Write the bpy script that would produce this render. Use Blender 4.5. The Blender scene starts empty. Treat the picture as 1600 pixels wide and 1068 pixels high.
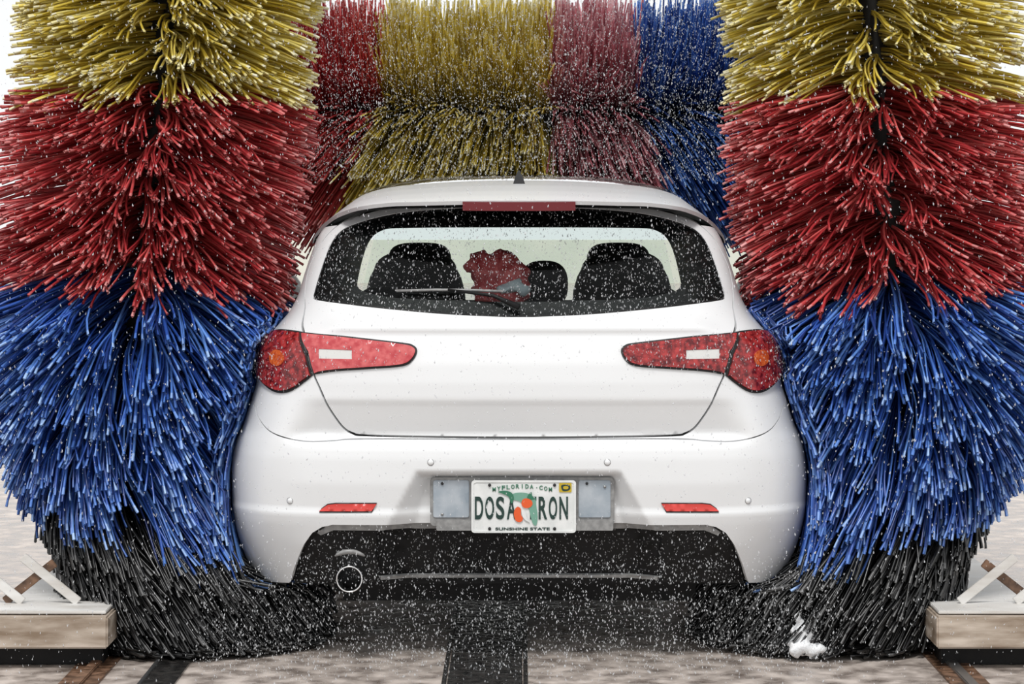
import bpy, bmesh, math, random
import numpy as np
from mathutils import Vector, Matrix
from mathutils.geometry import delaunay_2d_cdt

random.seed(4)
RNG = np.random.default_rng(11)
SC = bpy.context.scene
COL = SC.collection

# ------------------------------------------------------------------ camera, sky, sun, exposure
F = 3952.0           # focal length in pixels of the 1600 px wide frame
CX, CY = 811.0, 327.0
CAMY, CAMZ = -8.0, 1.45
cam = bpy.data.cameras.new('camera')
cam.sensor_width = 36.0
cam.lens = 36.0 * F / 1600.0
cam.shift_x = -(CX - 800.0) / 1600.0
cam.shift_y = -(534.0 - CY) / 1600.0
cam.clip_end = 300
camo = bpy.data.objects.new('camera', cam)
COL.objects.link(camo)
camo.location = (0, CAMY, CAMZ)
camo.rotation_euler = (math.pi / 2, 0, 0)
SC.camera = camo

world = bpy.data.worlds.new('overcast_sky')
SC.world = world
world.use_nodes = True
bg = world.node_tree.nodes['Background']
bg.inputs['Color'].default_value = (0.97, 0.985, 1.0, 1)
bg.inputs['Strength'].default_value = 0.72

sun = bpy.data.lights.new('sun', 'SUN')
sun.energy = 1.5
sun.angle = math.radians(14)
sun.color = (1.0, 0.98, 0.95)
suno = bpy.data.objects.new('sun', sun)
COL.objects.link(suno)
suno.rotation_euler = (math.radians(31), 0, math.radians(-10))

SC.view_settings.view_transform = 'Standard'
SC.view_settings.look = 'None'
SC.view_settings.gamma = 1.0
SC.view_settings.use_curve_mapping = False
SC.view_settings.exposure = 0.5


# ------------------------------------------------------------------ materials
MATS = {}


def mat(name, color, rough=0.5, metal=0.0, spec=0.5, coat=0.0, alpha=None):
    m = bpy.data.materials.new(name)
    m.use_nodes = True
    b = m.node_tree.nodes['Principled BSDF']
    b.inputs['Base Color'].default_value = (*color, 1)
    b.inputs['Roughness'].default_value = rough
    b.inputs['Metallic'].default_value = metal
    b.inputs['Specular IOR Level'].default_value = spec
    b.inputs['Coat Weight'].default_value = coat
    b.inputs['Coat Roughness'].default_value = 0.08
    MATS[name] = m
    return m


def noise_mat(name, c1, c2, scale, rough=(0.4, 0.7), metal=0.0, bump=0.0, detail=6, stretch=(1, 1, 1), lo=0.35, hi=0.65):
    m = mat(name, c1, rough[0], metal)
    nt = m.node_tree
    b = nt.nodes['Principled BSDF']
    tc = nt.nodes.new('ShaderNodeTexCoord')
    mp = nt.nodes.new('ShaderNodeMapping')
    mp.inputs['Scale'].default_value = stretch
    nz = nt.nodes.new('ShaderNodeTexNoise')
    nz.inputs['Scale'].default_value = scale
    nz.inputs['Detail'].default_value = detail
    cr = nt.nodes.new('ShaderNodeValToRGB')
    cr.color_ramp.elements[0].position = lo
    cr.color_ramp.elements[1].position = hi
    cr.color_ramp.elements[0].color = (*c1, 1)
    cr.color_ramp.elements[1].color = (*c2, 1)
    nt.links.new(tc.outputs['Object'], mp.inputs['Vector'])
    nt.links.new(mp.outputs['Vector'], nz.inputs['Vector'])
    nt.links.new(nz.outputs['Fac'], cr.inputs['Fac'])
    nt.links.new(cr.outputs['Color'], b.inputs['Base Color'])
    mr = nt.nodes.new('ShaderNodeMapRange')
    mr.inputs['From Min'].default_value = lo
    mr.inputs['From Max'].default_value = hi
    mr.inputs['To Min'].default_value = rough[0]
    mr.inputs['To Max'].default_value = rough[1]
    nt.links.new(nz.outputs['Fac'], mr.inputs['Value'])
    nt.links.new(mr.outputs['Result'], b.inputs['Roughness'])
    if bump:
        bp = nt.nodes.new('ShaderNodeBump')
        bp.inputs['Strength'].default_value = bump
        bp.inputs['Distance'].default_value = 0.01
        nt.links.new(nz.outputs['Fac'], bp.inputs['Height'])
        nt.links.new(bp.outputs['Normal'], b.inputs['Normal'])
    return m


def bristle_mat(name, dark, mid, light, rough=0.32):
    m = mat(name, mid, rough, 0.0, 0.6)
    nt = m.node_tree
    b = nt.nodes['Principled BSDF']
    g = nt.nodes.new('ShaderNodeNewGeometry')
    cr = nt.nodes.new('ShaderNodeValToRGB')
    e = cr.color_ramp.elements
    e[0].position, e[0].color = 0.0, (*dark, 1)
    e[1].position, e[1].color = 1.0, (*light, 1)
    x = e.new(0.55)
    x.color = (*mid, 1)
    nt.links.new(g.outputs['Random Per Island'], cr.inputs['Fac'])
    nt.links.new(cr.outputs['Color'], b.inputs['Base Color'])
    return m


def glass_mat(name, tint, refl=1.0):
    m = bpy.data.materials.new(name)
    m.use_nodes = True
    nt = m.node_tree
    nt.nodes.clear()
    out = nt.nodes.new('ShaderNodeOutputMaterial')
    tr = nt.nodes.new('ShaderNodeBsdfTransparent')
    tr.inputs['Color'].default_value = (*tint, 1)
    gl = nt.nodes.new('ShaderNodeBsdfGlossy')
    gl.inputs['Roughness'].default_value = 0.03
    fr = nt.nodes.new('ShaderNodeFresnel')
    fr.inputs['IOR'].default_value = 1.22
    mx = nt.nodes.new('ShaderNodeMixShader')
    nt.links.new(fr.outputs['Fac'], mx.inputs['Fac'])
    nt.links.new(tr.outputs['BSDF'], mx.inputs[1])
    nt.links.new(gl.outputs['BSDF'], mx.inputs[2])
    nt.links.new(mx.outputs['Shader'], out.inputs['Surface'])
    MATS[name] = m
    return m


mat('white_paint', (0.75, 0.76, 0.768), 0.30, 0, 0.5, 0.35)
mat('gap_black', (0.012, 0.012, 0.013), 0.6)
noise_mat('black_plastic', (0.006, 0.006, 0.006), (0.014, 0.014, 0.015), 40, (0.35, 0.6)).node_tree.nodes['Principled BSDF'].inputs['Specular IOR Level'].default_value = 0.2
noise_mat('grey_plastic', (0.20, 0.20, 0.20), (0.30, 0.30, 0.295), 60, (0.3, 0.5))
noise_mat('holder_grey', (0.26, 0.31, 0.36), (0.42, 0.46, 0.50), 14, (0.25, 0.5))
mat('chrome', (0.82, 0.82, 0.82), 0.16, 1.0)
mat('steel_dull', (0.35, 0.35, 0.35), 0.4, 1.0)
noise_mat('tyre_rubber', (0.010, 0.010, 0.010), (0.02, 0.02, 0.02), 30, (0.5, 0.8))
glass_mat('rear_glass', (0.80, 0.84, 0.83))
glass_mat('clear_glass', (0.90, 0.95, 0.93))
noise_mat('dark_fabric', (0.010, 0.010, 0.011), (0.025, 0.025, 0.027), 60, (0.7, 0.95))
noise_mat('headliner', (0.45, 0.46, 0.46), (0.55, 0.56, 0.56), 50, (0.8, 0.95))
noise_mat('red_cloth', (0.40, 0.02, 0.03), (0.85, 0.20, 0.20), 30, (0.7, 0.9), bump=0.6)
noise_mat('white_cloth', (0.55, 0.62, 0.68), (0.75, 0.80, 0.83), 18, (0.7, 0.9))
noise_mat('lens_red', (0.09, 0.005, 0.008), (0.42, 0.04, 0.04), 60, (0.08, 0.2), detail=3)
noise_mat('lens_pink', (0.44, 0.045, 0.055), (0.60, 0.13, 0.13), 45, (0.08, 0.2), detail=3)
noise_mat('lens_orange', (0.36, 0.04, 0.012), (0.62, 0.13, 0.03), 90, (0.08, 0.2), detail=3)
mat('lens_white', (0.62, 0.62, 0.60), 0.15, 0, 0.5)
mat('lens_dark_red', (0.16, 0.018, 0.025), 0.15, 0, 0.5)
mat('reflector_red', (0.62, 0.055, 0.045), 0.2)
noise_mat('plate_white', (0.66, 0.68, 0.67), (0.76, 0.77, 0.76), 30, (0.3, 0.45))
mat('plate_ink', (0.008, 0.035, 0.028), 0.5)
mat('plate_green', (0.03, 0.16, 0.09), 0.5)
mat('plate_paleGreen'.lower(), (0.16, 0.34, 0.26), 0.5)
mat('plate_orange', (0.72, 0.10, 0.02), 0.5)
mat('plate_yellow', (0.50, 0.36, 0.02), 0.5)
mat('antenna_grey', (0.03, 0.03, 0.032), 0.6, 0, 0.2)
bristle_mat('bristle_yellow', (0.36, 0.25, 0.020), (0.74, 0.58, 0.09), (0.88, 0.77, 0.26))
bristle_mat('bristle_red', (0.22, 0.014, 0.018), (0.54, 0.050, 0.056), (0.74, 0.15, 0.14))
bristle_mat('bristle_rose', (0.36, 0.08, 0.10), (0.62, 0.21, 0.25), (0.78, 0.46, 0.48))  # red bristle paled: spray haze and backlight put into the colour
bristle_mat('bristle_blue', (0.010, 0.025, 0.12), (0.028, 0.095, 0.42), (0.13, 0.29, 0.70))
bristle_mat('bristle_yellow_tip', (0.55, 0.45, 0.12), (0.80, 0.73, 0.40), (0.88, 0.86, 0.70))  # tip colours: glint of the cut ends put into a paler tone
bristle_mat('bristle_red_tip', (0.30, 0.03, 0.035), (0.58, 0.12, 0.12), (0.75, 0.36, 0.35))
bristle_mat('bristle_rose_tip', (0.45, 0.16, 0.20), (0.66, 0.34, 0.37), (0.80, 0.60, 0.62))
bristle_mat('bristle_blue_tip', (0.02, 0.06, 0.25), (0.09, 0.22, 0.62), (0.35, 0.52, 0.82))
bristle_mat('bristle_black_tip', (0.01, 0.01, 0.01), (0.03, 0.03, 0.03), (0.12, 0.12, 0.12))
bristle_mat('bristle_black', (0.006, 0.006, 0.006), (0.014, 0.014, 0.014), (0.04, 0.04, 0.042))
noise_mat('galvanised', (0.50, 0.47, 0.43), (0.72, 0.71, 0.69), 9, (0.4, 0.65), stretch=(0.4, 1, 2))
noise_mat('stained_beam', (0.22, 0.16, 0.11), (0.58, 0.50, 0.42), 9, (0.35, 0.6), stretch=(0.5, 1, 2.5))
noise_mat('rusty_steel', (0.045, 0.022, 0.012), (0.20, 0.11, 0.065), 24, (0.3, 0.7), bump=0.3)
noise_mat('dark_wet', (0.010, 0.010, 0.010), (0.035, 0.032, 0.030), 26, (0.1, 0.35), bump=0.3)
noise_mat('pale_wall', (0.62, 0.66, 0.58), (0.74, 0.74, 0.66), 0.6, (0.8, 0.95))
mat('core_black', (0.008, 0.008, 0.008), 0.7)

# wet stained concrete
fm = noise_mat('wet_concrete', (0.17, 0.135, 0.115), (0.58, 0.51, 0.46), 11.0, (0.12, 0.5), bump=0.5, detail=15, lo=0.30, hi=0.66)
# water: pale scattering drops
wm = bpy.data.materials.new('water_drop')
wm.use_nodes = True
nt = wm.node_tree
nt.nodes.clear()
o_ = nt.nodes.new('ShaderNodeOutputMaterial')
d_ = nt.nodes.new('ShaderNodeBsdfDiffuse')
d_.inputs['Color'].default_value = (0.86, 0.88, 0.90, 1)
t_ = nt.nodes.new('ShaderNodeBsdfTranslucent')
t_.inputs['Color'].default_value = (0.86, 0.88, 0.90, 1)
g_ = nt.nodes.new('ShaderNodeBsdfTransparent')
m1 = nt.nodes.new('ShaderNodeMixShader')
m1.inputs['Fac'].default_value = 0.45
m2 = nt.nodes.new('ShaderNodeMixShader')
geo_ = nt.nodes.new('ShaderNodeNewGeometry')
mr_ = nt.nodes.new('ShaderNodeMapRange')
mr_.inputs['To Min'].default_value = 0.25
mr_.inputs['To Max'].default_value = 0.80
nt.links.new(geo_.outputs['Random Per Island'], mr_.inputs['Value'])
nt.links.new(mr_.outputs['Result'], m2.inputs['Fac'])
nt.links.new(d_.outputs[0], m1.inputs[1])
nt.links.new(t_.outputs[0], m1.inputs[2])
nt.links.new(m1.outputs[0], m2.inputs[1])
nt.links.new(g_.outputs[0], m2.inputs[2])
nt.links.new(m2.outputs[0], o_.inputs['Surface'])
MATS['water_drop'] = wm
noise_mat('foam_white', (0.72, 0.74, 0.76), (0.86, 0.87, 0.88), 60, (0.4, 0.7), bump=0.5)


# ------------------------------------------------------------------ object helpers
def tag(o, label=None, cat=None, group=None, kind=None):
    if label:
        o['label'] = label
    if cat:
        o['category'] = cat
    if group:
        o['group'] = group
    if kind:
        o['kind'] = kind
    return o


def empty(name, loc=(0, 0, 0)):
    o = bpy.data.objects.new(name, None)
    o.empty_display_size = 0.1
    COL.objects.link(o)
    o.location = loc
    return o


def link(name, me, material, parent=None, smooth=False):
    if material:
        me.materials.append(MATS[material])
    if smooth:
        me.polygons.foreach_set('use_smooth', [True] * len(me.polygons))
    o = bpy.data.objects.new(name, me)
    COL.objects.link(o)
    if parent:
        o.parent = parent
        p = parent
        off = Vector((0, 0, 0))
        while p:
            off += Vector(p.location)
            p = p.parent
        if off.length > 0:
            me.transform(Matrix.Translation(-off))
    return o


def from_data(name, v, f, material, parent=None, smooth=False):
    me = bpy.data.meshes.new(name)
    me.from_pydata([tuple(p) for p in v], [], [tuple(int(i) for i in t) for t in f])
    me.update()
    return link(name, me, material, parent, smooth)


def fast_mesh(name, verts, quads, material, parent=None, smooth=False):
    """numpy quads/tris -> mesh"""
    me = bpy.data.meshes.new(name)
    n, k = quads.shape
    me.vertices.add(len(verts))
    me.vertices.foreach_set('co', verts.astype(np.float32).ravel())
    me.loops.add(n * k)
    me.loops.foreach_set('vertex_index', quads.astype(np.int32).ravel())
    me.polygons.add(n)
    me.polygons.foreach_set('loop_start', np.arange(0, n * k, k, dtype=np.int32))
    me.polygons.foreach_set('loop_total', np.full(n, k, dtype=np.int32))
    me.update(calc_edges=True)
    me.validate()
    return link(name, me, material, parent, smooth)


def bm_obj(name, bm, material, parent=None, smooth=False, bevel=0.0, seg=2):
    if bevel:
        bmesh.ops.bevel(bm, geom=bm.edges[:], offset=bevel, segments=seg, affect='EDGES', clamp_overlap=True)
    bmesh.ops.recalc_face_normals(bm, faces=bm.faces[:])
    me = bpy.data.meshes.new(name)
    bm.to_mesh(me)
    bm.free()
    return link(name, me, material, parent, smooth)


def add_box(bm, c, s, rot=None):
    m = Matrix.Translation(c)
    if rot is not None:
        m = m @ rot
    m = m @ Matrix.Diagonal((*s, 1))
    bmesh.ops.create_cube(bm, size=1.0, matrix=m)


def box(name, c, s, material, parent=None, bevel=0.0, rot=None, smooth=False):
    bm = bmesh.new()
    add_box(bm, c, s, rot)
    return bm_obj(name, bm, material, parent, smooth, bevel)


def lathe(name, prof, material, parent=None, axis='z', n=40, center=(0, 0, 0), smooth=True):
    """prof: list of (r, h); axis of revolution; h measured along axis"""
    v, f = [], []
    for r, h in prof:
        for k in range(n):
            a = 2 * math.pi * k / n
            p = (r * math.cos(a), r * math.sin(a), h)
            if axis == 'y':
                p = (p[0], p[2], p[1])
            elif axis == 'x':
                p = (p[2], p[0], p[1])
            v.append((p[0] + center[0], p[1] + center[1], p[2] + center[2]))
    for i in range(len(prof) - 1):
        for k in range(n):
            k2 = (k + 1) % n
            f.append((i * n + k, i * n + k2, (i + 1) * n + k2, (i + 1) * n + k))
    o = from_data(name, v, f, material, parent, smooth)
    return o


def prism(name, poly, y0, y1, material, parent=None, bevel=0.0):
    """poly: list of (x,z); extruded from y0 (near camera) to y1"""
    bm = bmesh.new()
    a = [bm.verts.new((x, y0, z)) for x, z in poly]
    b = [bm.verts.new((x, y1, z)) for x, z in poly]
    bm.faces.new(a)
    bm.faces.new(b[::-1])
    n = len(poly)
    for i in range(n):
        bm.faces.new((a[i], b[i], b[(i + 1) % n], a[(i + 1) % n]))
    return bm_obj(name, bm, material, parent, False, bevel)


def smoothstep(a, b, x):
    t = np.clip((np.asarray(x, float) - a) / (b - a), 0, 1)
    return t * t * (3 - 2 * t)


def catmull(pts, n=8, closed=False):
    P = [np.array(p, float) for p in pts]
    out = []
    m = len(P)
    rng = range(m if closed else m - 1)
    for i in rng:
        p0 = P[(i - 1) % m] if (closed or i > 0) else 2 * P[0] - P[1]
        p1, p2 = P[i], P[(i + 1) % m]
        p3 = P[(i + 2) % m] if (closed or i + 2 < m) else 2 * P[-1] - P[-2]
        for k in range(n):
            t = k / n
            out.append(0.5 * ((2 * p1) + (-p0 + p2) * t + (2 * p0 - 5 * p1 + 4 * p2 - p3) * t * t + (-p0 + 3 * p1 - 3 * p2 + p3) * t ** 3))
    if not closed:
        out.append(P[-1])
    return out


# ------------------------------------------------------------------ floor, wall
bm = bmesh.new()
add_box(bm, (0, 14, -0.1), (90, 60, 0.2))
tag(bm_obj('floor', bm, 'wet_concrete'), 'wet stained concrete floor of the wash bay', 'floor', kind='structure')
tag(box('wall_back', (0, 42, 0.42), (90, 0.4, 0.86), 'pale_wall'), 'low pale wall beyond the wash bay', 'wall', kind='structure')

# ------------------------------------------------------------------ car body surface: stacked plan outlines
P_EXP = 3.8
tt = np.linspace(0, math.pi / 2, 4000)
xh = np.sin(tt) ** (2 / P_EXP)
dh = 1 - np.clip(np.cos(tt), 0, 1) ** (2 / P_EXP)
AR = 0.50 / 0.92
sl = np.concatenate([[0], np.cumsum(np.hypot(np.diff(xh), np.diff(dh) * AR))])
S_C = sl[-1]          # arc length (in half widths) where the corner ends


def xhat(s):
    s = np.asarray(s, float)
    return np.sign(s) * np.interp(np.abs(s), sl, xh)


def dhat(s):
    a = np.abs(np.asarray(s, float))
    return np.interp(a, sl, dh) + np.maximum(a - S_C, 0) / AR


ZK = [0.15, 0.90, 1.10, 1.36, 1.50]
KK = [0.50, 0.50, 0.44, 0.28, 0.26]


def Kz(z):
    return np.interp(z, ZK, KK)


# centre profile of the tail: (z, y)
PROF = [(0.15, .12), (0.27, .075), (0.38, .025), (0.45, .004), (0.485, -.004), (0.50, .004), (0.58, -.004), (0.66, -.002), (0.695, .004),
        (0.712, .020), (0.722, .045), (0.735, .052), (0.78, .036), (0.832, .020), (0.845, .013), (0.90, .014), (0.96, .022), (1.02, .040),
        (1.055, .055), (1.066, .048), (1.078, .052), (1.095, .078), (1.118, .105), (1.20, .170), (1.30, .262), (1.40, .362), (1.50, .470)]
PZ = np.array([p[0] for p in PROF])
PY = np.array([p[1] for p in PROF])
# plain profile for the flanks without scoop, crease and ledge
PY2 = np.interp(PZ, [0.15, 0.27, 0.45, 0.484, 0.50, 0.66, 0.80, 0.95, 1.05, 1.118, 1.2, 1.3, 1.4, 1.5], [.12, .075, .004, -.006, .003, -.002, .006, .022, .05, .105, .17, .262, .362, .470])


def yr(s, z):
    ax = np.abs(xhat(s))
    fade = smoothstep(0.84, 0.70, ax)
    return np.interp(z, PZ, PY) * fade + np.interp(z, PZ, PY2) * (1 - fade)


# silhouette half widths measured from the photograph: (row, half width in px)
SIL = [(930, 392), (910, 404), (868, 427), (828, 441), (795, 447), (744, 449.5), (710, 447), (682, 440), (660, 430), (620, 417), (600, 411), (575, 408), (547, 403),
       (527, 394), (515, 383), (500, 370), (485, 358), (460, 345), (430, 336), (400, 326), (366, 312), (340, 290), (318, 265), (306, 250)]
_wz, _ww = [], []
for py, hp in SIL:
    y = 0.3
    for _ in range(30):
        z = CAMZ - (py - CY) * (8 + y) / F
        y0 = float(np.interp(z, PZ, PY2))
        k = float(Kz(z))
        ss = np.linspace(0.5, S_C + 0.3, 300)
        w = hp / F / np.max(xhat(ss) / (8 + y0 + k * dhat(ss)))
        i = np.argmax(xhat(ss) / (8 + y0 + k * dhat(ss)))
        y = 0.5 * y + 0.5 * float(y0 + k * dhat(ss[i]))
    _wz.append(z)
    _ww.append(w)
_wz = np.array(_wz)
_ww = np.array(_ww)
_c = np.array(catmull(list(zip(_wz, _ww)), 6))
WZ, WW = _c[:, 0], _c[:, 1]
_o = np.argsort(WZ)
WZ, WW = WZ[_o], WW[_o]


def wz(z):
    return np.interp(z, WZ, WW)


# recess around the number plate
def recess(x, z):
    hw = np.interp(z, [0.40, 0.462, 0.60, 0.70], [0.445, 0.41, 0.335, 0.28])
    side = (hw - np.abs(x)) / np.interp(z, [0.46, 0.60], [0.085, 0.045])
    top = (0.617 - z) / 0.018
    return 0.055 * np.clip(np.minimum(side, top), 0, 1)


def surf(s, z):
    s = np.asarray(s, float)
    z = np.asarray(z, float)
    w = wz(z)
    x = w * xhat(s)
    y = yr(s, z) + Kz(z) * dhat(s)
    # raised shoulder line of the bumper running round the corner
    ax = np.abs(xhat(s))
    y = y + np.where(np.abs(s) < S_C, recess(x, z), 0)
    return np.stack([x, y, z], -1)


def snorm(s, z):
    e = 0.004
    a = surf(s + e, z) - surf(s - e, z)
    b = surf(s, z + e) - surf(s, z - e)
    n = np.cross(a, b)
    n /= np.maximum(np.linalg.norm(n, axis=-1, keepdims=True), 1e-9)
    return n       # points out of the car (towards -y at the rear)


def px2sz(px, py):
    y = 0.1
    for _ in range(60):
        d = 8 + y
        x = (px - CX) * d / F
        z = CAMZ - (py - CY) * d / F
        q = min(abs(x) / float(wz(z)), 0.9995)
        s = float(np.interp(q, xh, sl)) * (1 if x >= 0 else -1)
        y = 0.6 * y + 0.4 * float(yr(s, z) + Kz(z) * dhat(s))
    return (s, z)


def dens(poly, h, aspect=0.92):
    out = []
    n = len(poly)
    for i in range(n):
        a, b = np.array(poly[i]), np.array(poly[(i + 1) % n])
        L = np.hypot((b[0] - a[0]) * aspect, b[1] - a[1])
        k = max(1, int(L / h))
        for j in range(k):
            out.append(tuple(a + (b - a) * j / k))
    return out


def inside(pts, poly):
    x, y = pts[:, 0], pts[:, 1]
    r = np.zeros(len(pts), bool)
    P = np.array(poly)
    j = len(P) - 1
    for i in range(len(P)):
        xi, yi = P[i]
        xj, yj = P[j]
        c = ((yi > y) != (yj > y)) & (x < (xj - xi) * (y - yi) / (yj - yi + 1e-15) + xi)
        r ^= c
        j = i
    return r


def near(pts, poly, h):
    """mask of points closer than h to the polygon's vertices (dense polygon)"""
    P = np.array(poly)
    r = np.zeros(len(pts), bool)
    for k in range(0, len(P), 64):
        q = P[k:k + 64]
        d = np.hypot((pts[:, None, 0] - q[None, :, 0]) * 0.92, pts[:, None, 1] - q[None, :, 1])
        r |= (d < h).any(1)
    return r


def patch(name, outer, holes, material, parent, off=0.0, thick=0.012, h=0.012, hs_coarse=None, surf_f=None):
    """a panel lying on the car surface; outer / holes are (s, z) polygons"""
    outer = dens(outer, h)
    holes = [dens(q, h) for q in holes]
    P = np.array(outer)
    s0, z0 = P.min(0)
    s1, z1 = P.max(0)
    ds = h / 0.92
    gs, gz = np.meshgrid(np.arange(s0, s1, ds), np.arange(z0, z1, h))
    if hs_coarse:
        # keep every column near the tail, every 4th further along the flank
        keep = (np.abs(gs) < S_C + 0.05) | ((np.arange(gs.shape[1])[None, :] % 4 == 0) & (np.arange(gs.shape[0])[:, None] % 3 == 0))
        gs, gz = gs[keep], gz[keep]
    g = np.stack([gs.ravel(), gz.ravel()], 1)
    m = inside(g, outer) & ~near(g, outer, 0.6 * h)
    for q in holes:
        m &= ~inside(g, q) & ~near(g, q, 0.6 * h)
    g = g[m]
    verts = list(outer)
    edges = [(i, (i + 1) % len(outer)) for i in range(len(outer))]
    for q in holes:
        b = len(verts)
        verts += q
        edges += [(b + i, b + (i + 1) % len(q)) for i in range(len(q))]
    nb = len(verts)
    allv = verts + [tuple(p) for p in g]
    vo, eo, fo, *_ = delaunay_2d_cdt([Vector((p[0] * 0.92, p[1])) for p in allv], edges, [], 0, 1e-7)
    V = np.array([(v[0] / 0.92, v[1]) for v in vo])
    T = np.array([list(f) for f in fo if len(f) == 3])
    c = V[T].mean(1)
    ok = inside(c, outer)
    for q in holes:
        ok &= ~inside(c, q)
    T = T[ok]
    used = np.unique(T)
    remap = -np.ones(len(V), int)
    remap[used] = np.arange(len(used))
    V, T = V[used], remap[T]
    X = surf(V[:, 0], V[:, 1])
    N = snorm(V[:, 0], V[:, 1])
    top = X + N * off
    faces = [tuple(t) for t in T]
    pts = [tuple(p) for p in top]
    if thick:
        cnt = {}
        for t in T:
            for a, b in ((t[0], t[1]), (t[1], t[2]), (t[2], t[0])):
                cnt[(a, b)] = 1
        bnd = [(a, b) for (a, b) in cnt if (b, a) not in cnt]
        low = X + N * (off - thick)
        for a, b in bnd:
            i = len(pts)
            pts += [tuple(top[a]), tuple(top[b]), tuple(low[b]), tuple(low[a])]
            faces.append((i + 1, i, i + 3, i + 2))
    return from_data(name, pts, faces, material, parent, True)


def mir(pts):
    """left half outline in px (from centre top, round the left, to centre bottom) -> whole closed outline"""
    r = [(2 * CX - x, y) for x, y in pts]
    return pts + r[::-1]


def sz(pts):
    return [px2sz(*p) for p in pts]


def dense_px(pts, n=5, closed=False):
    return [tuple(p) for p in catmull(pts, n, closed)]


def mirp(pts):
    return [(2 * CX - x, y) for x, y in pts][::-1]


# ------------------------------------------------------------------ the car
car = empty('car', (0, 1.9, 0))
tag(car, 'white five-door hatchback seen from behind between the wash brushes', 'car')

# outlines in pixels, left half, centred on CX
win_l = dense_px([(811, 322), (729, 324), (640, 330), (585, 340), (545, 353), (526, 367), (513, 389), (500, 425), (491, 455), (490, 463), (495, 468.5), (540, 475), (599, 482), (700, 491), (811, 496)], 5)
win = mir(win_l[1:-1])
gate_l = [(811, 315), (640, 320), (580, 330), (538, 345), (512, 366), (497, 388), (484, 415), (478, 440), (476, 465), (476, 482), (472, 505), (474, 520), (481, 552), (490, 585), (499, 606),
          (510, 631), (524, 653), (537, 669), (551, 677), (573, 680.5), (700, 683), (811, 684)]
gate = mir(dense_px(gate_l, 4)[1:-1])


def inset(poly, d):
    """shrink a closed (s,z) polygon by d metres"""
    P = np.array(poly)
    a = np.roll(P, 1, 0)
    b = np.roll(P, -1, 0)
    t = (b - a) * np.array([0.92, 1.0])
    n = np.stack([-t[:, 1], t[:, 0]], 1)
    n /= np.linalg.norm(n, axis=1, keepdims=True) + 1e-12
    area = 0.5 * np.sum(P[:, 0] * np.roll(P[:, 1], -1) - np.roll(P[:, 0], -1) * P[:, 1])
    if area < 0:
        n = -n
    return [tuple(p) for p in P + n * d / np.array([0.92, 1.0])]


win_sz = sz(win)
gate_sz = sz(gate)

S_SIDE = S_C + 1.9          # along the flank to about y = 2.3


def s_of_y(y):
    return S_C + (y - 0.5) * AR / 0.50


# side window and rear wheel arch openings in (s,z), right side (+s); mirrored for the left
side_win = [(s_of_y(0.95), 1.10), (s_of_y(1.15), 1.32), (s_of_y(2.20), 1.335), (s_of_y(2.24), 1.04), (s_of_y(1.3), 1.05)]
arch = [(s_of_y(0.76 + 0.37 * math.cos(a)), 0.33 + 0.37 * math.sin(a)) for a in np.linspace(-0.35, math.pi + 0.35, 26)]
seam_l = [(811, 687), (573, 686), (520, 689), (480, 690), (445, 684), (420, 673), (405, 655), (398, 636)]
seam_sz = sz(dense_px(seam_l, 4))
horn_l = [(811, 819), (520, 819.5), (503, 823), (488, 832), (475, 850), (464, 876), (456, 900), (452, 910), (430, 909), (409, 907)]
horn_sz = sz(horn_l)
SB = s_of_y(0.40)           # bumper ends at the arch
zt = seam_sz[-1][1]
zb = horn_sz[-1][1]

left_top = [(-abs(s), z) for s, z in seam_sz]
left_bot = [(-abs(s), z) for s, z in horn_sz]
bump_left = left_top + [(-SB, 0.87), (-SB, zb + 0.02)] + left_bot[::-1]
bumper_poly = bump_left[:-1] + [(-s, z) for s, z in bump_left[::-1]][:-1]
# order: centre top -> left -> centre bottom -> right -> centre top
bumper_poly = left_top + [(-SB, 0.87), (-SB, zb + 0.02)] + left_bot[::-1] + [(-s, z) for s, z in left_bot[1:]] + [(SB, zb + 0.02), (SB, 0.87)] + [(-s, z) for s, z in left_top[::-1][:-1]]
patch('bumper', bumper_poly, [], 'white_paint', car, 0.0, 0.02, 0.0095)

# body sides with the tailgate opening
mtop = 1.478
body_poly = [(-S_SIDE, 1.36), (-s_of_y(0.9), 1.36), (-0.9, 1.40), (-0.55, mtop), (0.55, mtop), (0.9, 1.40), (s_of_y(0.9), 1.36), (S_SIDE, 1.36), (S_SIDE, 0.24)]
ra = [(s, max(z, 0.24)) for s, z in arch]
body_poly += [(s_of_y(1.2), 0.24)] + [p for p in arch if p[1] > 0.245] + [(SB + 0.004, 0.873)]
body_poly = [p for p in body_poly]
# the arch ends behind the bumper: cut the arch part that belongs to the bumper
keep = []
for p in body_poly:
    if p in arch and p[0] < SB + 0.01:
        continue
    keep.append(p)
body_poly = keep
right_low = [(-s, z + 0.003) for s, z in left_top[::-1]]
body_poly += [p for p in right_low] + [(s, z + 0.003) for s, z in left_top[1:]]
body_poly += [(-SB - 0.004, 0.873)] + [(-s, z) for s, z in arch[::-1] if z > 0.245 and s >= SB + 0.01] + [(-s_of_y(1.2), 0.24), (-S_SIDE, 0.24)]
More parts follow.
